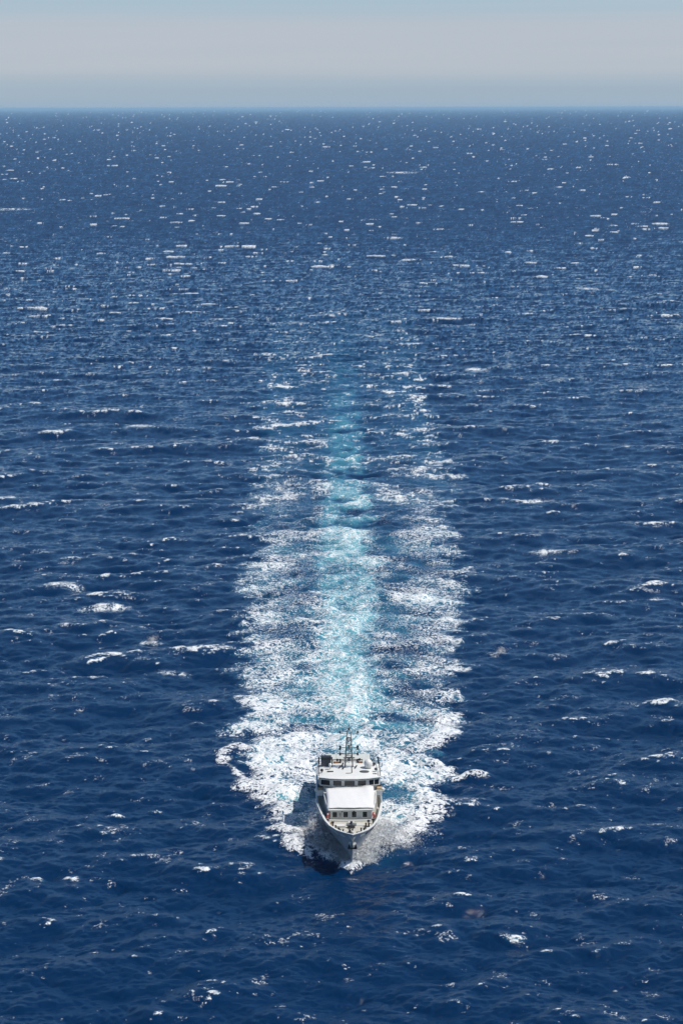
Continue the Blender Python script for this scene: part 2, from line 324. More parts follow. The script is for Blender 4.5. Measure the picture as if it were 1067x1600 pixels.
def sea_material():
    m = bpy.data.materials.new('sea_water'); m.use_nodes = True; t = m.node_tree; L = t.links
    for n in list(t.nodes): t.nodes.remove(n)
    out = t.nodes.new('ShaderNodeOutputMaterial')
    g = t.nodes.new('ShaderNodeNewGeometry'); pos = g.outputs['Position']
    def M(op, a, b=None, c=None, clamp=False):
        n = t.nodes.new('ShaderNodeMath'); n.operation = op; n.use_clamp = clamp
        for i, v in enumerate((a, b, c)):
            if v is None: continue
            if isinstance(v, (int, float)): n.inputs[i].default_value = v
            else: L.new(v, n.inputs[i])
        return n.outputs[0]
    af = t.nodes.new('ShaderNodeAttribute'); af.attribute_name = 'foam'
    aa = t.nodes.new('ShaderNodeAttribute'); aa.attribute_name = 'aer'
    def noise(scale, detail=4, dist=0.0, rough=.55, vec=None, ntype='FBM'):
        n = N(t, 'ShaderNodeTexNoise', Scale=scale, Detail=float(detail), Roughness=rough, Distortion=dist); n.noise_dimensions = '3D'
        L.new(vec or pos, n.inputs['Vector']); return n.outputs['Fac']
    mp = N(t, 'ShaderNodeMapping'); mp.inputs['Scale'].default_value = (.8, 1.0, 0); mp.inputs['Rotation'].default_value = (0,0,.15)
    L.new(pos, mp.inputs['Vector']); fv = mp.outputs[0]
    # lacy foam: ridged, warped noise at two scales
    r1 = M('ABSOLUTE', M('SUBTRACT', noise(.95, 5, 1.3, .6, fv), .5))
    r2 = M('ABSOLUTE', M('SUBTRACT', noise(3.0, 4, .9, .6, fv), .5))
    lace = M('SUBTRACT', 1.0, M('ADD', M('MULTIPLY', r1, 3.6), M('MULTIPLY', r2, 2.2)))       # ~0..1, high on ridges
    grain = noise(5.0, 3, .4, .6, fv)
    tex = M('ADD', M('MULTIPLY', lace, .62), M('MULTIPLY', grain, .5))
    v = M('ADD', af.outputs['Fac'], M('MULTIPLY', M('SUBTRACT', tex, .72), 3.4))
    mk = N(t, 'ShaderNodeMapRange'); mk.interpolation_type = 'SMOOTHSTEP'
    mk.inputs['From Min'].default_value = .34; mk.inputs['From Max'].default_value = .78; L.new(v, mk.inputs['Value'])
    gate = N(t, 'ShaderNodeMapRange'); gate.inputs['From Min'].default_value = .03; gate.inputs['From Max'].default_value = .2; L.new(af.outputs['Fac'], gate.inputs['Value'])
    mask = M('MULTIPLY', mk.outputs[0], gate.outputs[0], clamp=True)
    # water body
    cr = ramp(t, aa.outputs['Fac'], [(0, (.0001,.0185,.063)), (.25, (.008,.062,.130)), (.6, (.045,.20,.27)), (1, (.135,.36,.41))])
    def attr(n):
        q = t.nodes.new('ShaderNodeAttribute'); q.attribute_name = n; return q.outputs['Fac']
    cb = t.nodes.new('ShaderNodeCombineXYZ'); L.new(M('MULTIPLY', attr('slope_x'), -1.0), cb.inputs[0]); L.new(M('MULTIPLY', attr('slope_y'), -1.0), cb.inputs[1]); cb.inputs[2].default_value = 1
    mn = t.nodes.new('ShaderNodeMix'); mn.data_type = 'VECTOR'; L.new(attr('far'), mn.inputs[0]); L.new(g.outputs['Normal'], mn.inputs[4]); L.new(cb.outputs[0], mn.inputs[5])
    nrm = t.nodes.new('ShaderNodeVectorMath'); nrm.operation = 'NORMALIZE'; L.new(mn.outputs[1], nrm.inputs[0])
    w = t.nodes.new('ShaderNodeBsdfPrincipled'); L.new(cr.outputs[0], w.inputs['Base Color'])
    w.inputs['Roughness'].default_value = .05; w.inputs['IOR'].default_value = 1.333
    rp = N(t, 'ShaderNodeMapping'); rp.inputs['Scale'].default_value = (.75, 1.25, 1); rp.inputs['Rotation'].default_value = (0,0,-.2); L.new(pos, rp.inputs['Vector']); rip = rp.outputs[0]
    b1 = N(t, 'ShaderNodeBump', Strength=1.0, Distance=.07); L.new(noise(2.1, 5, .3, .65, rip), b1.inputs['Height']); L.new(nrm.outputs[0], b1.inputs['Normal'])
    b2 = N(t, 'ShaderNodeBump', Strength=1.0, Distance=.018); L.new(noise(7.0, 3, .2, .6), b2.inputs['Height']); L.new(b1.outputs[0], b2.inputs['Normal'])
    L.new(b2.outputs[0], w.inputs['Normal'])
    fo = t.nodes.new('ShaderNodeBsdfPrincipled'); fo.inputs['Base Color'].default_value = (.74,.745,.73,1); fo.inputs['Roughness'].default_value = .75
    bf = N(t, 'ShaderNodeBump', Strength=.9, Distance=.22); L.new(noise(1.3, 6, .5, .65), bf.inputs['Height']); L.new(bf.outputs[0], fo.inputs['Normal'])
    ms = t.nodes.new('ShaderNodeMixShader'); L.new(mask, ms.inputs[0]); L.new(w.outputs[0], ms.inputs[1]); L.new(fo.outputs[0], ms.inputs[2])
    L.new(ms.outputs[0], out.inputs['Surface'])
    return m
me.materials.append(sea_material())


# ------------------------------------------------------------------ sea haze
HZ = MB().box(-160000, 160000, -3000, 330000, -60, 99)
hm = bpy.data.materials.new('haze_air'); hm.use_nodes = True; t = hm.node_tree; t.nodes.clear()
pv = t.nodes.new('ShaderNodeVolumePrincipled'); pv.inputs['Color'].default_value = (.52,.78,.95,1); pv.inputs['Density'].default_value = 2.5e-5; pv.inputs['Anisotropy'].default_value = 0.0
ou = t.nodes.new('ShaderNodeOutputMaterial'); t.links.new(pv.outputs[0], ou.inputs['Volume'])
hz_o = HZ.build('haze', hm); tag(hz_o, 'thin blue sea haze softening the far water towards the horizon', 'haze', kind='stuff')

# ------------------------------------------------------------------ the ship
white = mat('white_gloss_paint', (.76,.75,.70), .35, var=.05, scale=1.2)
hullm = mat('hull_paint', (.44,.46,.47), .32, var=.08, scale=.8)
greyp = mat('grey_white_paint', (.60,.60,.54), .45, var=.08, scale=1.5)
deckm = mat('beige_deck_paint', (.56,.53,.45), .7, var=.14, scale=2.0)
sided = mat('side_deck_coating', (.30,.29,.26), .75, var=.2, scale=2.0)
canvas = mat('white_canvas', (.74,.725,.70), .8, var=.03, scale=.7, bump=.25)
dark = mat('black_fittings', (.022,.022,.024), .5)
darkg = mat('dark_grey_paint', (.07,.075,.085), .5, var=.2)
glass = mat('dark_window_glass', (.012,.016,.017), .08)
steel = mat('galvanised_steel', (.30,.31,.31), .45, metal=.6, var=.2, scale=6)
wood = mat('varnished_wood', (.28,.13,.06), .4, var=.25, scale=8)
tan = mat('tan_cushion', (.48,.33,.19), .7, var=.1)
red = mat('red_orange_plastic', (.62,.06,.03), .45)
mastm = mat('mast_grey_paint', (.17,.175,.17), .5)
# dark green boot-top on the hull below the waterline
t = hullm.node_tree; pb = t.nodes['Principled BSDF']; src = pb.inputs['Base Color'].links[0].from_socket
tcn = t.nodes.new('ShaderNodeTexCoord'); sp = t.nodes.new('ShaderNodeSeparateXYZ'); t.links.new(tcn.outputs['Object'], sp.inputs[0])
lt = t.nodes.new('ShaderNodeMath'); lt.operation = 'LESS_THAN'; lt.inputs[1].default_value = .45; t.links.new(sp.outputs['Z'], lt.inputs[0])
mxx = t.nodes.new('ShaderNodeMix'); mxx.data_type = 'RGBA'; t.links.new(lt.outputs[0], mxx.inputs[0]); t.links.new(src, mxx.inputs[6]); mxx.inputs[7].default_value = (.015,.05,.035,1)
t.links.new(mxx.outputs[2], pb.inputs['Base Color'])

ship = bpy.data.objects.new('patrol_ship', None); col.objects.link(ship)
ship.location = (ship_x, ship_y, 0.0); ship.rotation_euler = (0, 0, YAW)
tag(ship, 'white ship with a canvas awning over its fore cabin, steaming towards the viewer', 'ship')

TOP = [(0,0),(.15,.16),(.5,.56),(1.1,1.15),(2.1,1.9),(4.2,2.75),(6.5,3.25),(8.8,3.6),(14.8,4.15),(20,4.25),(33,4.15),(36,3.95)]
WL = [(0,0),(.15,.08),(2.8,.7),(6.8,1.8),(11.8,3.0),(16.8,3.7),(31,3.9),(36,3.8)]
SHEER = [(0,5.0),(4,4.78),(8.8,4.45),(14.8,4.02),(15.3,3.98),(15.8,3.35),(24,3.1),(36,3.1)]
DECK = [(0,4.05),(9,3.72),(15,3.25),(18,2.7),(36,2.4)]
it = lambda T_, x: float(np.interp(x, [a for a,_ in T_], [b for _,b in T_]))
stem = lambda z: 3.2*(1-min(z,5)/5) if z >= 0 else 3.2+(-z)*.8
def stemr(z, zt): return 3.2*(1-min(1, z/zt)) if z >= 0 else 3.2-z*.8
def half(s, z):
    o = max(0.0, s-stemr(z, it(SHEER, s))); tt = min(1, max(0, z)/it(SHEER, s)); fw = max(0, 1-s/18)
    w = tt**(.55+1.0*fw); return (1-w)*it(WL, o)+w*it(TOP, o)
US = [0,.15,.35,.7,1.1,1.6,2.1,3,4.2,5.4,6.5,8,10,12,14.8,15.3,15.8,18,22,27,33,36]
K = 12
h = MB(); grid = {}
for sgn in (-1, 1):
    for i, sc_ in enumerate(US):
        zt = it(SHEER, sc_)
        for k in range(K+1):
            z = -1.4+(zt+1.4)*k/K; s_ = sc_+stemr(z, zt)*(1-sc_/36)
            h.v.append((sgn*half(s_, z), s_, z)); grid[sgn,i,k] = len(h.v)-1
for sgn in (-1, 1):
    for i in range(len(US)-1):
        for k in range(K):
            f = (grid[sgn,i,k], grid[sgn,i+1,k], grid[sgn,i+1,k+1], grid[sgn,i,k+1])
            h.f.append(f if sgn > 0 else f[::-1])
n = len(US)-1
for k in range(K): h.f.append((grid[1,n,k], grid[-1,n,k], grid[-1,n,k+1], grid[1,n,k+1]))
hull = h.build('hull', hullm, ship, smooth=True)
# bulwark inside faces and the deck between them
bb = {-1: MB(), 1: MB()}; d = MB()
TH = .10
rows = [s_ for s_ in US if s_ >= .35]
def inner(s_): return max(.02, it(TOP, s_)-TH)
def inner_d(s_): return max(.02, half(s_, it(DECK, s_))-TH)
for a, c in zip(rows[:-1], rows[1:]):
    for sg in (-1, 1):
        vs = [(sg*inner_d(a), a+.06, it(DECK,a)), (sg*inner_d(c), c, it(DECK,c)), (sg*inner(c), c, it(SHEER,c)-.005), (sg*inner(a), a+.06, it(SHEER,a)-.005)]
        bb[sg].add(vs, [(0,1,2,3)])
    d.add([(-inner_d(a), a, it(DECK,a)), (inner_d(a), a, it(DECK,a)), (inner_d(c), c, it(DECK,c)), (-inner_d(c), c, it(DECK,c))], [(0,1,2,3)])
for sg in (-1, 1): bb[sg].build('bulwark', greyp, ship)
d.build('deck', deckm, ship)
def caprail(S, w_in, w_out, z0, z1):
    m = MB(); N_ = len(S)
    for sg in (-1, 1):
        o = len(m.v)
        for s_ in S:
            x, z = it(TOP, s_), it(SHEER, s_)
            for xx, zz in ((x-w_in, z+z0), (x+w_out, z+z0), (x+w_out, z+z1), (x-w_in, z+z1)): m.v.append((sg*max(0, xx), s_ if s_ > 0 else -.05, zz))
        for i in range(N_-1):
            for k in range(4):
                a_ = o+i*4+k; b_ = o+i*4+(k+1)%4; f = (a_, b_, b_+4, a_+4); m.f.append(f if sg < 0 else f[::-1])
        m.f.append((o,o+1,o+2,o+3)); m.f.append(tuple(o+(N_-1)*4+k for k in range(4)))
    return m
caprail([0,.15,.35,.7,1.1,1.6,2.1,3,4.2,5.4,6.5,8,10,12,14.8,15.25], .22, .05, 0.0, .09).build('cap_rail', white, hull)
caprail([15.9,18,22,27,33,36], .14, .04, 0.0, .06).build('cap_rail', hullm, hull)
def strake(z, s0, s1, name):
    m = MB()
    for sg in (-1, 1):
        m.tube([(sg*(half(s_, z)+.02), s_, z) for s_ in np.linspace(s0, s1, 16)], .07, 6)
    m.build(name, white, hull)
strake(3.0, 6.5, 35.5, 'rubbing_strake')
# bow bulwark slots as plates: white paints the sunlit deck behind, dark an opening
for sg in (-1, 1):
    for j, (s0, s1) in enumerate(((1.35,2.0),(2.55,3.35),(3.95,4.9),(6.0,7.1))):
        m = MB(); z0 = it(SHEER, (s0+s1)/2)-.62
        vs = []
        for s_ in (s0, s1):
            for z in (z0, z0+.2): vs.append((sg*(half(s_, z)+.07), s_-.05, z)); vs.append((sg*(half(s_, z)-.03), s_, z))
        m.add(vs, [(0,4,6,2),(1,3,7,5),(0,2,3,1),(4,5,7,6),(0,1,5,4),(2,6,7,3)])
        m.build('slot_plate', white if sg < 0 or j == 0 else dark, hull)
# anchor in the stem pocket
def anchor():
    z = 3.55; s_ = stem(z)-.02
    m = MB(); m.add([(-.5, s_+.35, z-.15),(0, s_-.06, z-.2),(.5, s_+.35, z-.15),(.34, s_+.3, z+.3),(0, s_-.2, z+.34),(-.34, s_+.3, z+.3)], [(0,1,4,5),(1,2,3,4),(0,5,3,2,1)])
    a = m.build('anchor_pocket', greyp, ship)
    q = MB(); q.tube([(0, s_-.52, z+.55), (0, s_-.28, z-.35)], .07, 8); q.build('anchor_shank', steel, a)
    q = MB(); q.box(-.56, .56, s_-.42, s_-.18, z-.52, z-.34)
    for sg in (-1, 1): q.add([(sg*.2, s_-.44, z-.36),(sg*.56, s_-.44, z-.36),(sg*.40, s_-.5, z+.18),(sg*.22, s_-.36, z-.36),(sg*.56, s_-.36, z-.36),(sg*.42, s_-.42, z+.18)], [(0,1,2),(3,5,4),(0,3,4,1),(1,4,5,2),(2,5,3,0)])
    q.build('anchor_fluke', dark, a)
anchor()
# foredeck gear
z_d = lambda s_: it(DECK, s_)
m = MB(); m.add([(-2.75,8.8,3.72),(-1.4,8.62,3.72),(0,8.55,3.72),(1.4,8.62,3.72),(2.75,8.8,3.72),(-2.75,8.8,4.0),(-1.4,8.62,4.0),(0,8.55,4.0),(1.4,8.62,4.0),(2.75,8.8,4.0),
 (-2.75,8.98,3.72),(-1.4,8.82,3.72),(0,8.75,3.72),(1.4,8.82,3.72),(2.75,8.98,3.72),(-2.75,8.98,4.0),(-1.4,8.82,4.0),(0,8.75,4.0),(1.4,8.82,4.0),(2.75,8.98,4.0)],
 [(i,i+1,i+6,i+5) for i in range(4)]+[(i+10,i+15,i+16,i+11) for i in range(4)]+[(i+5,i+6,i+16,i+15) for i in range(4)]+[(0,5,15,10),(4,14,19,9)])
m.build('breakwater', white, ship)
m = MB().box(-.35,.35,7.75,8.2,3.74,4.02); m.build('deck_locker', white, ship, bevel=.03)
m = MB().box(-2.0,-.75,6.0,6.55,3.8,4.12); m.box(-2.05,-.7,5.95,6.6,4.122,4.17); m.build('deck_locker', white, ship, bevel=.02)
wl = MB(); wl.box(-.45,.45,5.9,6.5,3.85,4.05); wl.box(-.18,.18,5.75,6.65,4.05,4.35)
wn = wl.build('windlass', darkg, ship, bevel=.02)
for sg in (-1, 1):
    q = MB(); q.tube([(sg*.2,6.2,4.25),(sg*.62,6.2,4.25)], .2, 14); q.build('drum', steel, wn)
q = MB(); q.lathe([(.12,4.35),(.2,4.4),(.12,4.5),(.2,4.62)], 0, 6.2, 14); q.build('capstan', dark, wn)
for x in (-.22, .2):
    q = MB(); q.tube([(x,5.7,4.05),(x*.6,4.3,4.0),(x*.4,2.9,4.12)], .06, 8); q.build('anchor_chain', dark, ship)
m = MB(); m.add([(-.55,4.2,3.9),(-.1,3.7,3.92),(-.1,4.6,3.9),(-.15,4.15,4.4)], [(0,1,3),(1,2,3),(2,0,3),(0,2,1)]); m.build('chain_stopper', dark, ship)
m = MB(); m.tube([(0,1.2,3.95),(0,1.2,4.9)], .05, 8); m.lathe([(.06,4.9),(.12,4.95),(.12,5.1),(.03,5.15)], 0, 1.2, 10); m.build('bow_light', white, ship)
def bollard(x, s_):
    z = z_d(s_); m = MB().box(x-.3, x+.3, s_-.14, s_+.14, z, z+.06)
    for dx in (-.18, .18): m.lathe([(.09, z+.06), (.09, z+.42), (.13, z+.44), (.13, z+.5)], x+dx, s_, 12)
    m.build('bollard', dark, ship)
for x, s_ in ((-2.15,5.7),(2.0,6.6),(-1.25,3.9),(1.35,4.5),(-.75,2.7),(.8,2.8)): bollard(x, s_)
def post(x, s_, hgt, name='vent_post', m_=dark):
    z = z_d(s_); q = MB(); q.lathe([(.07, z), (.07, z+hgt*.7), (.17, z+hgt*.72), (.17, z+hgt), (.05, z+hgt+.05)], x, s_, 12); q.build(name, m_, ship)
post(2.15, 7.0, .75); post(-2.3, 6.9, .6); post(1.75, 5.6, .35); post(-1.6, 4.9, .4); post(2.75, 8.0, .6)
m = MB().box(.5, 1.5, 7.1, 7.8, 3.77, 3.86); m.build('deck_hatch', greyp, ship, bevel=.02)
m = MB(); m.tube([(-2.55,7.3,3.79),(-2.3,7.3,4.0),(-2.3,7.9,4.0),(-2.55,7.9,3.79)], .16, 8); m.build('rope_coil', tan, ship)

# fore cabin with its four windows
cab = MB()
CP = [(-2.62,9.2),(2.62,9.2),(3.05,12),(3.3,16.2),(3.3,30),(-3.3,30),(-3.3,16.2),(-3.05,12)]
cab.prism([(x,y,2.3) for x,y in CP], [(x*.985, y+(.12 if y < 10 else 0), 5.12) for x,y in CP])
cabin = cab.build('fore_cabin', greyp, ship)
r_ = MB(); RP = [(-2.85,9.02),(2.85,9.02),(3.2,12),(3.42,16.1),(3.42,30.2),(-3.42,30.2),(-3.42,16.1),(-3.2,12)]
r_.prism([(x,y,5.123) for x,y in RP], [(x,y,5.22) for x,y in RP]); r_.build('cabin_roof', white, cabin)
for sg in (-1, 1):
    q = MB(); q.tube([(sg*2.8,9.1,5.3),(sg*3.12,12,5.3),(sg*3.36,16,5.3)], .055, 6); q.build('roof_edge_rail', white, cabin)
def window(x0, x1, z0, z1, y, parent, lean=.043, name='window'):
    fr_ = MB(); w = .07
    f = lambda z: y+(z-z0)*lean
    def pl(a, b2, c, d2, p0, p1): 
        return [(a, f(c)-p0, c),(b2, f(c)-p0, c),(b2, f(d2)-p0, d2),(a, f(d2)-p0, d2),(a, f(c)-p1, c),(b2, f(c)-p1, c),(b2, f(d2)-p1, d2),(a, f(d2)-p1, d2)]
    F6 = [(0,3,2,1),(4,5,6,7),(0,1,5,4),(1,2,6,5),(2,3,7,6),(3,0,4,7)]
    for a, b2, c, d2 in ((x0-w, x1+w, z0-w, z0), (x0-w, x1+w, z1, z1+w), (x0-w, x0, z0, z1), (x1, x1+w, z0, z1)): fr_.add(pl(a, b2, c, d2, 0.0, .05), F6)
    fo_ = fr_.build(name, white, parent)
    g_ = MB(); g_.add(pl(x0, x1, z0, z1, .0, .02), F6); g_.build('pane', glass, fo_)
for x0, x1 in ((-2.3,-1.72),(-.95,-.36),(.12,.70),(1.48,2.05)): window(x0, x1, 4.18, 4.90, 9.275-.04, cabin)
q = MB().box(-1.45,-1.25,9.1,9.2,4.3,4.75); q.build('fire_box', steel, cabin)
for x in (-1.1, .4): q = MB().box(x-.1, x+.1, 9.0, 9.1, 4.92, 5.03); q.build('deck_lamp', dark, cabin)
# handrails beside the fore cabin
for sg in (-1, 1):
    q = MB(); P3 = [(sg*(it(TOP,s_)-.15), s_, it(SHEER,s_)+.85) for s_ in (16,20,25,30,35.5)]; q.tube(P3, .03, 6)
    for s_ in range(16, 36, 2): q.tube([(sg*(it(TOP,s_)-.15), s_, it(SHEER,s_)+.05), (sg*(it(TOP,s_)-.15), s_, it(SHEER,s_)+.85)], .025, 6)
    q.build('side_rail', steel, ship)
    q = MB(); q.box(min(sg*3.55,sg*4.02), max(sg*3.55,sg*4.02), 9.8 if sg > 0 else 12, 26, 0, .001)
    q.v = [(x*(it(TOP,y)-.35)/4.02 if abs(x) > 3.9 else x*(it(TOP,y)-.62)/3.9, y, z_d(y)+.012+z) for x,y,z in q.v]
    q.build('deck_gutter', sided, ship)

# awning
aw = MB(); NX, NY = 16, 10; V = {}
for top in (0, 1):
    for i in range(NX+1):
        for j in range(NY+1):
            u, v = i/NX*2-1, j/NY
            hwid = 2.93+.12*v-.10*math.sin(v*math.pi)
            x = u*hwid + (-.05 if u < 0 else .0); y = 9.25+6.6*v-.10*math.cos(u*4.5)*(1-v)
            z = 5.33+.50*v+.17*(1-u*u)*(.6+.4*v)-.10*math.sin(v*math.pi) + .34*v*v*math.exp(-((u-.85)/.33)**2) + .018*math.sin(i*1.9+j*.7)
            V[top,i,j] = len(aw.v); aw.v.append((x, y, z+top*.02))
for i in range(NX):
    for j in range(NY):
        aw.f.append((V[1,i,j],V[1,i+1,j],V[1,i+1,j+1],V[1,i,j+1])); aw.f.append((V[0,i,j],V[0,i,j+1],V[0,i+1,j+1],V[0,i+1,j]))
for i in range(NX): aw.f.append((V[0,i,0],V[0,i+1,0],V[1,i+1,0],V[1,i,0])); aw.f.append((V[0,i,NY],V[1,i,NY],V[1,i+1,NY],V[0,i+1,NY]))
for j in range(NY): aw.f.append((V[0,0,j],V[1,0,j],V[1,0,j+1],V[0,0,j+1])); aw.f.append((V[0,NX,j],V[0,NX,j+1],V[1,NX,j+1],V[1,NX,j]))
awn = aw.build('awning', canvas, ship, smooth=True)
for x, s_ in ((-2.8,9.35),(2.8,9.35),(-2.9,12.5),(2.9,12.5),(-2.95,15.7),(2.95,15.7)):
    q = MB(); q.tube([(x,s_,5.2),(x*.98,s_,5.42)], .035, 8); q.build('awning_pole', steel, awn)

# wheelhouse
lower = MB(); LP = [(-3.0,16.45),(-1.2,16.3),(1.2,16.3),(3.0,16.45),(3.3,17.2),(3.3,22.6),(-3.3,22.6),(-3.3,17.2)]
UP = [(-3.92,17.0),(-2.32,16.46),(-.86,16.28),(.86,16.28),(2.32,16.46),(3.92,17.0),(3.92,22.3),(-3.92,22.3)]
wh = MB()
wh.prism([(x,y,5.223) for x,y in LP], [(x,y,5.70) for x,y in LP])
b0 = [(-3.3,17.1),(-2.2,16.50),(-.86,16.32),(.86,16.32),(2.2,16.50),(3.3,17.1),(3.3,22.5),(-3.3,22.5)]
wh.prism([(x,y,5.703) for x,y in b0], [(x,y-.12 if y < 20 else y,5.98) for x,y in UP])
up = [(x*.995, y-.12+.02 if y < 20 else y, 5.983) for x,y in UP]; upt = [(x*.98, y-.10, 6.93) for x,y in UP]
wh.prism(up, upt)
wheel = wh.build('wheelhouse', greyp, ship)
def face_window(p0, p1, z0, z1, frac0, frac1):
    """a framed pane on the vertical wheelhouse face between plan points p0 and p1"""
    a, b_ = Vector((*p0, 0)), Vector((*p1, 0)); dv = (b_-a); nrm = Vector((dv.y, -dv.x, 0)).normalized()
    A_, B_ = a+dv*frac0, a+dv*frac1; e = dv.normalized()
    def slab(P, Q, c, d_, o0, o1):
        vs = [P+nrm*o0+Vector((0,0,c)), Q+nrm*o0+Vector((0,0,c)), Q+nrm*o0+Vector((0,0,d_)), P+nrm*o0+Vector((0,0,d_)), P+nrm*o1+Vector((0,0,c)), Q+nrm*o1+Vector((0,0,c)), Q+nrm*o1+Vector((0,0,d_)), P+nrm*o1+Vector((0,0,d_))]
        return vs
    F6 = [(0,3,2,1),(4,5,6,7),(0,1,5,4),(1,2,6,5),(2,3,7,6),(3,0,4,7)]
    m = MB(); w = .07
    m.add(slab(A_-e*w, B_+e*w, z0-w, z0, .0, .06), F6); m.add(slab(A_-e*w, B_+e*w, z1, z1+w, .0, .06), F6)
    m.add(slab(A_-e*w, A_, z0, z1, .0, .06), F6); m.add(slab(B_, B_+e*w, z0, z1, .0, .06), F6)
    fo_ = m.build('window', white, wheel)
    m = MB(); m.add(slab(A_, B_, z0, z1, .0, .035), F6); m.build('pane', glass, fo_)
U2 = [(x*.99, y-.13) for x,y in UP]
face_window(U2[0], U2[1], 6.1, 6.78, .13, .86); face_window(U2[1], U2[2], 6.1, 6.78, .12, .88)
face_window(U2[2], U2[3], 6.1, 6.78, .1, .9); face_window(U2[3], U2[4], 6.1, 6.78, .12, .88); 
face_window(U2[4], U2[5], 6.1, 6.78, .12, .5); face_window(U2[4], U2[5], 6.1, 6.78, .56, .92)
for k in range(3):
    face_window((3.90,17.1), (3.90,22.2), 6.1, 6.78, .06+k*.32, .3+k*.32); face_window((-3.90,22.2), (-3.90,17.1), 6.1, 6.78, .06+k*.32, .3+k*.32)
# roof with a dark eave line
rf = MB(); RPn = [(-4.08,16.75),(-2.4,16.12),(-.9,15.92),(.9,15.92),(2.4,16.12),(4.08,16.75),(4.0,22.7),(-4.0,22.7)]
e_ = MB(); e_.prism([(x*.985,y+.04,6.935) for x,y in RPn], [(x*.985,y+.04,7.0) for x,y in RPn]); ev = None
zr = lambda x, y: 7.09+.16*(1-(x/4.1)**2)+.02*(y-16)
rf.prism([(x,y,7.003) for x,y in RPn], [(x,y,7.08) for x,y in RPn])
NX2 = 12; o = len(rf.v); cnt = 0; gg = {}
for j in range(9):
    for i in range(NX2+1):
        u = i/NX2*2-1; yy = 16.0+6.65*j/8; xm = 4.0
        x = u*xm; yf = np.interp(abs(x), [0,.9,2.4,4.08], [15.95,15.95,16.15,16.8]); y = yf+(22.68-yf)*j/8
        rf.v.append((x, y, zr(x, y) if 0 < i < NX2 and 0 < j < 8 else 7.083)); gg[i,j] = len(rf.v)-1
for j in range(8):
    for i in range(NX2): rf.f.append((gg[i,j],gg[i+1,j],gg[i+1,j+1],gg[i,j+1]))
roof = rf.build('wheelhouse_roof', white, ship)
e_.build('eave_trim', dark, roof)
for sg in (-1, 1):
    q = MB(); q.tube([(sg*3.95,17.2,7.45),(sg*3.95,22.5,7.75)], .05, 6)
    for s_ in (17.2, 18.9, 20.7, 22.5): q.tube([(sg*3.95,s_,7.08),(sg*3.95,s_,7.45+(s_-17.2)*.0566)], .045, 6)
    q.build('roof_rail', dark, roof)
    q = MB(); q.tube([(sg*3.9,22.4,7.1),(sg*3.9,22.4,8.05)], .10, 8); q.build('rail_post', dark, roof)
for sg in (-1, 1):      # bridge wing stations beside the wheelhouse
    q = MB(); x0, x1 = sorted((sg*3.42, sg*4.18)); q.box(x0, x1, 16.9, 18.4, 4.55, 5.25); w_ = q.build('wing_station', white, ship, bevel=.04)
    q = MB().box(x0+.08, x1-.08, 17.0, 17.8, 5.253, 5.45); q.build('seat_cushion', tan, w_)
    q = MB().box(x0+.05, x1-.05, 17.85, 18.3, 5.253, 5.75); q.build('console', darkg, w_)
    q = MB().lathe([(.14,5.0),(.22,5.15),(.22,5.4),(.1,5.5)], sg*4.3, 17.2, 12); q.build('side_light_lamp', white, w_)
    q = MB().tube([(sg*3.42,17.2,5.0),(sg*4.3,17.2,5.0)], .05); q.build('lamp_bracket', steel, w_)
# things on the roof
q = MB().box(-3.62,-2.32,20.9,21.9,7.15,8.15); fn = q.build('exhaust_housing', darkg, ship, bevel=.03)
q = MB(); q.box(-3.66,-2.28,20.85,21.95,8.153,8.45); q.build('exhaust_grille', dark, fn)
q = MB(); q.tube([(-2.2,20.8,7.15),(-2.2,20.8,8.55)], .07); q.build('exhaust_pipe', dark, fn)
q = MB(); r0 = .56; prof = [(.30,7.2),(.32,7.35),(.50,7.42)]+[(r0*math.cos(a_), 7.85+.62*math.sin(a_)) for a_ in np.linspace(-.6, 1.45, 10)]+[(.02,8.47)]
q.lathe(prof, 2.5, 20.0, 24); q.build('satellite_dome', white, ship, smooth=True)
q = MB(); q.lathe([(.58,7.18),(.62,7.22),(.62,7.30),(.25,7.36)], 1.95, 18.4, 24); q.v = [(x, 18.4+(y-18.4)*.75, z+.03) for x,y,z in q.v]; hd = q.build('roof_hatch', darkg, ship)
q = MB().tube([(1.75,18.4,7.36),(2.15,18.4,7.36)], .05); q.build('handle', steel, hd)
q = MB(); q.box(-2.85,-2.05,18.4,18.75,7.22,7.32); q.build('roof_vent', dark, ship, bevel=.02)
q = MB(); q.lathe([(.1,7.15),(.09,7.7),(.2,7.72),(.22,7.95),(.12,8.05)], -2.45, 19.6, 14); q.build('navigation_dome', white, ship, smooth=True)
def lamp(x, s_, z, n_='searchlight', m_=dark):
    q = MB(); q.tube([(x,s_,7.08),(x,s_,z)], .04); q.lathe([(.05,z-.02),(.17,z+.02),(.2,z+.16),(.17,z+.3),(.05,z+.34)], x, s_, 12); q.build(n_, m_, ship)
lamp(-3.55,18.4,7.35); lamp(3.45,18.6,7.4,m_=darkg); lamp(2.95,21.6,7.6); lamp(3.3,21.0,7.35)
q = MB().box(3.0,3.55,17.6,17.9,7.12,7.2); q.build('roof_vent', dark, ship)
q = MB(); q.tube([(.35,20.6,7.34),(.35,17.9,7.32),(.2,17.7,7.3),(-.45,17.65,7.3)], .055, 8); q.build('roof_pipe', darkg, ship)
q = MB(); q.box(-2.1,1.85,22.35,22.5,7.62,7.72); 
bm_ = q.build('aft_rail', wood, ship)
for x in (-2.0,-1.0,0,1.0,1.8): q = MB().tube([(x,22.42,7.1),(x,22.42,7.62)], .035); q.build('stanchion', dark, bm_)
for x0, x1 in ((-2.0,-1.1),(1.15,1.85)): q = MB().box(x0,x1,21.95,22.3,7.2,7.5); q.build('wooden_box', wood, ship, bevel=.02)
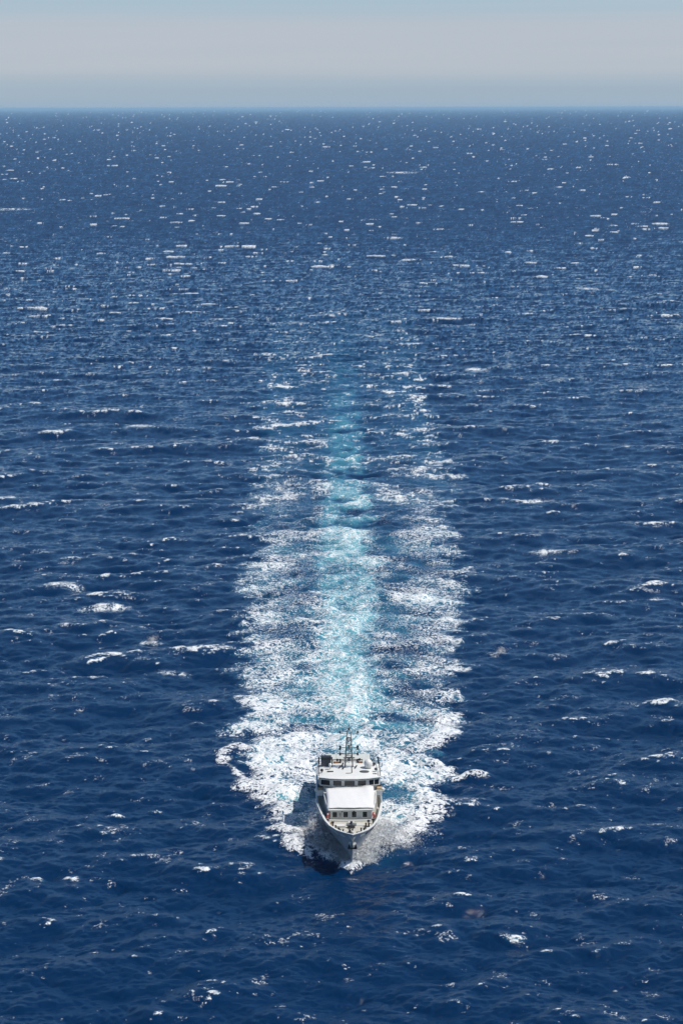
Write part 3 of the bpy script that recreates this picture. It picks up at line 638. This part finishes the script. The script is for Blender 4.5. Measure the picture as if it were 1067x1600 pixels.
# lattice mast
ms_y = 20.6
mast = MB(); mast.box(-.5,.5,20.0,21.2,7.2,7.3); mast = mast.build('mast', mastm, ship)
def legx(z): return np.interp(z, [7.3,12.0], [.50,.24])
for sx_ in (-1, 1):
    for sy_ in (-1, 1):
        q = MB(); q.tube([(sx_*legx(z), ms_y+sy_*legx(z)*.8, z) for z in (7.3,9.6,12.0)], .085, 8, .06); q.build('mast_leg', mastm, mast)
q = MB(); zs = [7.9,8.7,9.5,10.3,11.1]
for a_, b_ in zip(zs[:-1], zs[1:]):
    for sy_ in (-1, 1):
        q.tube([(-legx(a_), ms_y+sy_*legx(a_)*.8, a_), (legx(b_), ms_y+sy_*legx(b_)*.8, b_)], .035, 5)
        q.tube([(-legx(b_), ms_y+sy_*legx(b_)*.8, b_), (legx(b_), ms_y+sy_*legx(b_)*.8, b_)], .04, 5)
    for sx_ in (-1, 1): q.tube([(sx_*legx(a_), ms_y-legx(a_)*.8, a_), (sx_*legx(b_), ms_y+legx(b_)*.8, b_)], .035, 5)
q.build('lattice_bracing', mastm, mast)
for z, w_, hh in ((8.15,1.15,.55),(9.1,1.15,.40),(9.95,1.15,.60)):
    q = MB().tube([(-w_, ms_y-.3, z), (w_, ms_y-.3, z)], .05, 6); y_ = q.build('mast_spreader', mastm, mast)
    for sg in (-1, 1):
        q = MB(); q.lathe([(.07,z-hh/2),(.14,z-hh/2+.03),(.14,z-.06),(.06,z),(.14,z+.06),(.14,z+hh/2-.03),(.07,z+hh/2)], sg*w_, ms_y-.3, 10); q.build('signal_lamp', dark, y_)
for x, z in ((-1.5,8.3),(1.4,8.35)): q = MB().lathe([(.04,z-.2),(.13,z-.12),(.13,z+.12),(.04,z+.16)], x, ms_y-.3, 10); q.build('loudhailer', dark, mast)
q = MB().tube([(-1.2, ms_y, 11.75), (1.2, ms_y, 11.75)], .03, 6); ty = q.build('mast_spreader', mastm, mast)
for sg in (-1, 1):
    q = MB().lathe([(.04,11.8),(.13,11.88),(.13,12.05),(.04,12.12)], sg*1.15, ms_y, 10); q.build('wind_sensor', dark, ty)
    q = MB().tube([(sg*.8, ms_y, 11.75),(sg*.8, ms_y, 12.45)], .02, 5); q.build('whip_antenna', dark, ty)
q = MB().tube([(-.24,ms_y,11.5),(-.24,ms_y,12.05),(-.12,ms_y,12.25),(.12,ms_y,12.25),(.24,ms_y,12.05),(.24,ms_y,11.5)], .05, 8); q.build('mast_hoop', mastm, mast)
q = MB().tube([(0,ms_y,12.25),(0,ms_y,13.2)], .035, 8, .015); q.lathe([(.05,12.2),(.12,12.25),(.12,12.5),(.04,12.55)], 0, ms_y, 10); q.build('pole_antenna', dark, mast)
q = MB(); q.tube([(0,ms_y-.62,11.15),(0,ms_y-.35,11.15)], .2, 16); rd = q.build('floodlight', white, mast)
q = MB(); q.tube([(.26*math.cos(a_),ms_y-.5,11.15+.26*math.sin(a_)) for a_ in np.linspace(0,2*math.pi,17)], .05, 6); q.build('lamp_ring', dark, rd)
q = MB(); q.box(-.75,.75,ms_y-.75,ms_y-.6,8.62,8.74); q.lathe([(.14,8.3),(.14,8.55),(.06,8.62)], 0, ms_y-.68, 12); q.build('radar_scanner', darkg, mast)
q = MB(); q.box(-.2,.2,ms_y-.7,ms_y-.35,8.22,8.3); q.build('mast_bracket', mastm, mast)
q = MB(); q.box(-.16,.16,ms_y-.5,ms_y-.35,9.8,10.35); q.build('lamp_box', mastm, mast)
for x, y_, z, l in ((-1.35,20.0,7.2,.5),(-.9,19.6,7.25,.35),(.75,19.9,7.25,.5),(-1.0,20.6,7.2,.7)):
    q = MB().tube([(x,y_,z),(x+.25,y_-.3,z+l)], .09, 8); q.build('cable_conduit', dark, ship)
for x, y_ in ((-3.0,22.5),(3.2,22.5),(-1.6,22.6)): q = MB().tube([(x,y_,7.1),(x,y_,10.3)], .02, 5, .01); q.build('whip_antenna', mastm, ship)
# aft house and stern, behind the wheelhouse
q = MB().box(-2.9,2.9,22.7,27.5,5.223,6.9); q.build('aft_house', greyp, ship, bevel=.05)
q = MB().tube([(0,28.5,5.2),(0,28.5,6.2)], .35, 16); q.build('deck_crane', greyp, ship)
q = MB().box(-2.0,2.0,31,33.5,2.5,3.3); q.build('stern_locker', white, ship, bevel=.05)

# lifebuoys on the fore cabin corners
def buoy(x, lab):
    q = MB(); cy_, cz = 9.45, 4.42; n1, n2_ = 24, 8
    for i in range(n1):
        a_ = 2*math.pi*i/n1
        for k in range(n2_):
            b_ = 2*math.pi*k/n2_; rr = .33+.085*math.cos(b_); q.v.append((.11*math.sin(b_), rr*math.cos(a_), rr*math.sin(a_)))
    for i in range(n1):
        for k in range(n2_): q.f.append((i*n2_+k, i*n2_+(k+1)%n2_, ((i+1)%n1)*n2_+(k+1)%n2_, ((i+1)%n1)*n2_+k))
    o = q.build('lifebuoy', red, None, smooth=True)
    o.matrix_world = ship_m @ Matrix.Translation((x, cy_-.25, cz)) @ Matrix.Rotation(R(12 if x > 0 else -12), 4, 'Z')
    for a_ in (R(45), R(135), R(225), R(315)):
        q = MB(); c_ = Vector((0, .33*math.cos(a_), .33*math.sin(a_))); e1 = Vector((0, -math.sin(a_), math.cos(a_))); 
        q.tube([c_-e1*.045, c_+e1*.045], .118, 10)
        q.build('white_band', white, o, smooth=True)
    tag(o, lab, 'lifebuoy', 'lifebuoys on the fore cabin corners')
ship_m = Matrix.Translation((ship_x, ship_y, 0)) @ Matrix.Rotation(YAW, 4, 'Z')
buoy(-2.86, 'red lifebuoy on the shaded corner of the fore cabin, left of its four windows')
buoy(2.86, 'red lifebuoy on the sunlit corner of the fore cabin, right of its four windows')

# ------------------------------------------------------------------ spray thrown up by the bow
drop_m = bpy.data.materials.new('spray_drops'); drop_m.use_nodes = True
t = drop_m.node_tree; t.nodes.clear(); df = t.nodes.new('ShaderNodeBsdfDiffuse'); df.inputs[0].default_value = (.93,.95,.96,1)
pa = t.nodes.new('ShaderNodeAttribute'); pa.attribute_name = 'puff'; t.links.new(pa.outputs['Vector'], df.inputs['Normal'])
ou = t.nodes.new('ShaderNodeOutputMaterial'); tr_ = t.nodes.new('ShaderNodeBsdfTransparent'); mq = t.nodes.new('ShaderNodeMixShader'); mq.inputs[0].default_value = .42
t.links.new(df.outputs[0], mq.inputs[1]); t.links.new(tr_.outputs[0], mq.inputs[2]); t.links.new(mq.outputs[0], ou.inputs[0])
def drops(name, P, size, label, cat, m_, puff):
    n_ = len(P); base = np.array([(1.3,0,0),(-.65,1.1,0),(-.65,-1.1,0)])
    g_ = np.random.default_rng(4); A_ = g_.standard_normal((n_,3,3)); Q_, _ = np.linalg.qr(A_)
    v = np.einsum('kj,nij->nki', base, Q_)*size[:,None,None]+P[:,None,:]
    f = np.arange(n_*3).reshape(-1,3)
    me_ = bpy.data.meshes.new(name); me_.vertices.add(n_*3); me_.vertices.foreach_set('co', v.astype(np.float32).ravel())
    me_.loops.add(f.size); me_.loops.foreach_set('vertex_index', f.astype(np.int32).ravel())
    me_.polygons.add(len(f)); me_.polygons.foreach_set('loop_start', np.arange(0, f.size, 3, dtype=np.int32)); me_.update(calc_edges=True)
    pn = puff/np.linalg.norm(puff, axis=1, keepdims=True); at = me_.attributes.new('puff', 'FLOAT_VECTOR', 'POINT'); at.data.foreach_set('vector', np.repeat(pn, 3, 0).astype(np.float32).ravel())
    me_.materials.append(m_); o = bpy.data.objects.new(name, me_); col.objects.link(o); return tag(o, label, cat, kind='stuff')
def cloud(sg, n_clump, per, g_):
    out = []
    for _ in range(n_clump):
        u = g_.random()**1.25; s_ = 3.3+8.4*u; hb = it(WL, max(0, s_-3.2))
        o_ = (.2+g_.random()**1.2*(1.0+(5.2 if sg > 0 else 5.6)*u)); om = 1.2+(5.2 if sg > 0 else 5.6)*u; f_ = min(1, o_/om); zc = (.4+3.1*min(1, u*2.2+.25))*((1-f_)**.8*.75+.55*math.sin(f_*math.pi))*(.72+.28*g_.random())*(1-.35*max(0, u-.6))
        r_ = .16+.75*g_.random()**2*(.4+u)
        q_ = g_.standard_normal((per, 3)); q_ = q_[(q_@np.array([.64,-.08,.77])) > .1]; p = q_*np.array([r_*1.2, r_*1.2, r_*.7])+np.array([sg*(hb+o_), s_, zc])
        out.append(np.hstack([p, q_*.45+np.array([.45, 0, .8])]))
    p = np.concatenate(out); p[:,2] = np.abs(p[:,2]); return p
g_ = np.random.default_rng(31)
P_ = np.concatenate([cloud(-1, 330, 420, g_), cloud(1, 350, 440, g_)])
keep = (np.abs(P_[:,0]) > np.array([half(s_, z)+.03 for s_, z in zip(P_[:,1], P_[:,2])]))
PN = P_[keep][:,3:]; P_ = P_[keep]; c_, s_ = math.cos(YAW), math.sin(YAW)
PW = np.stack([ship_x+P_[:,0]*c_-P_[:,1]*s_, ship_y+P_[:,0]*s_+P_[:,1]*c_, P_[:,2]], 1)
drops('bow_spray', PW, .022+.05*g_.random(len(PW))**3, 'white spray bursting from both sides of the ship bow', 'spray', drop_m, PN)
# crest spray blown off two breaking waves
for (x, y, lab) in ((-33.4,370.5,'small burst of white spray on a breaking crest left of the wake'), (26.9,361.8,'small burst of white spray on a breaking crest right of the wake')):
    p = g_.standard_normal((900,3))*np.array([.5,.5,.32])*(.5+g_.random((900,1)))+np.array([x, y, .6]); p[:,2] = np.abs(p[:,2])
    p[:,0] += p[:,2]*.4
    drops('crest_spray', p, .03+.05*g_.random(len(p))**3, lab, 'spray', drop_m, p-np.array([x, y, -.6])+g_.standard_normal(p.shape)*.2)
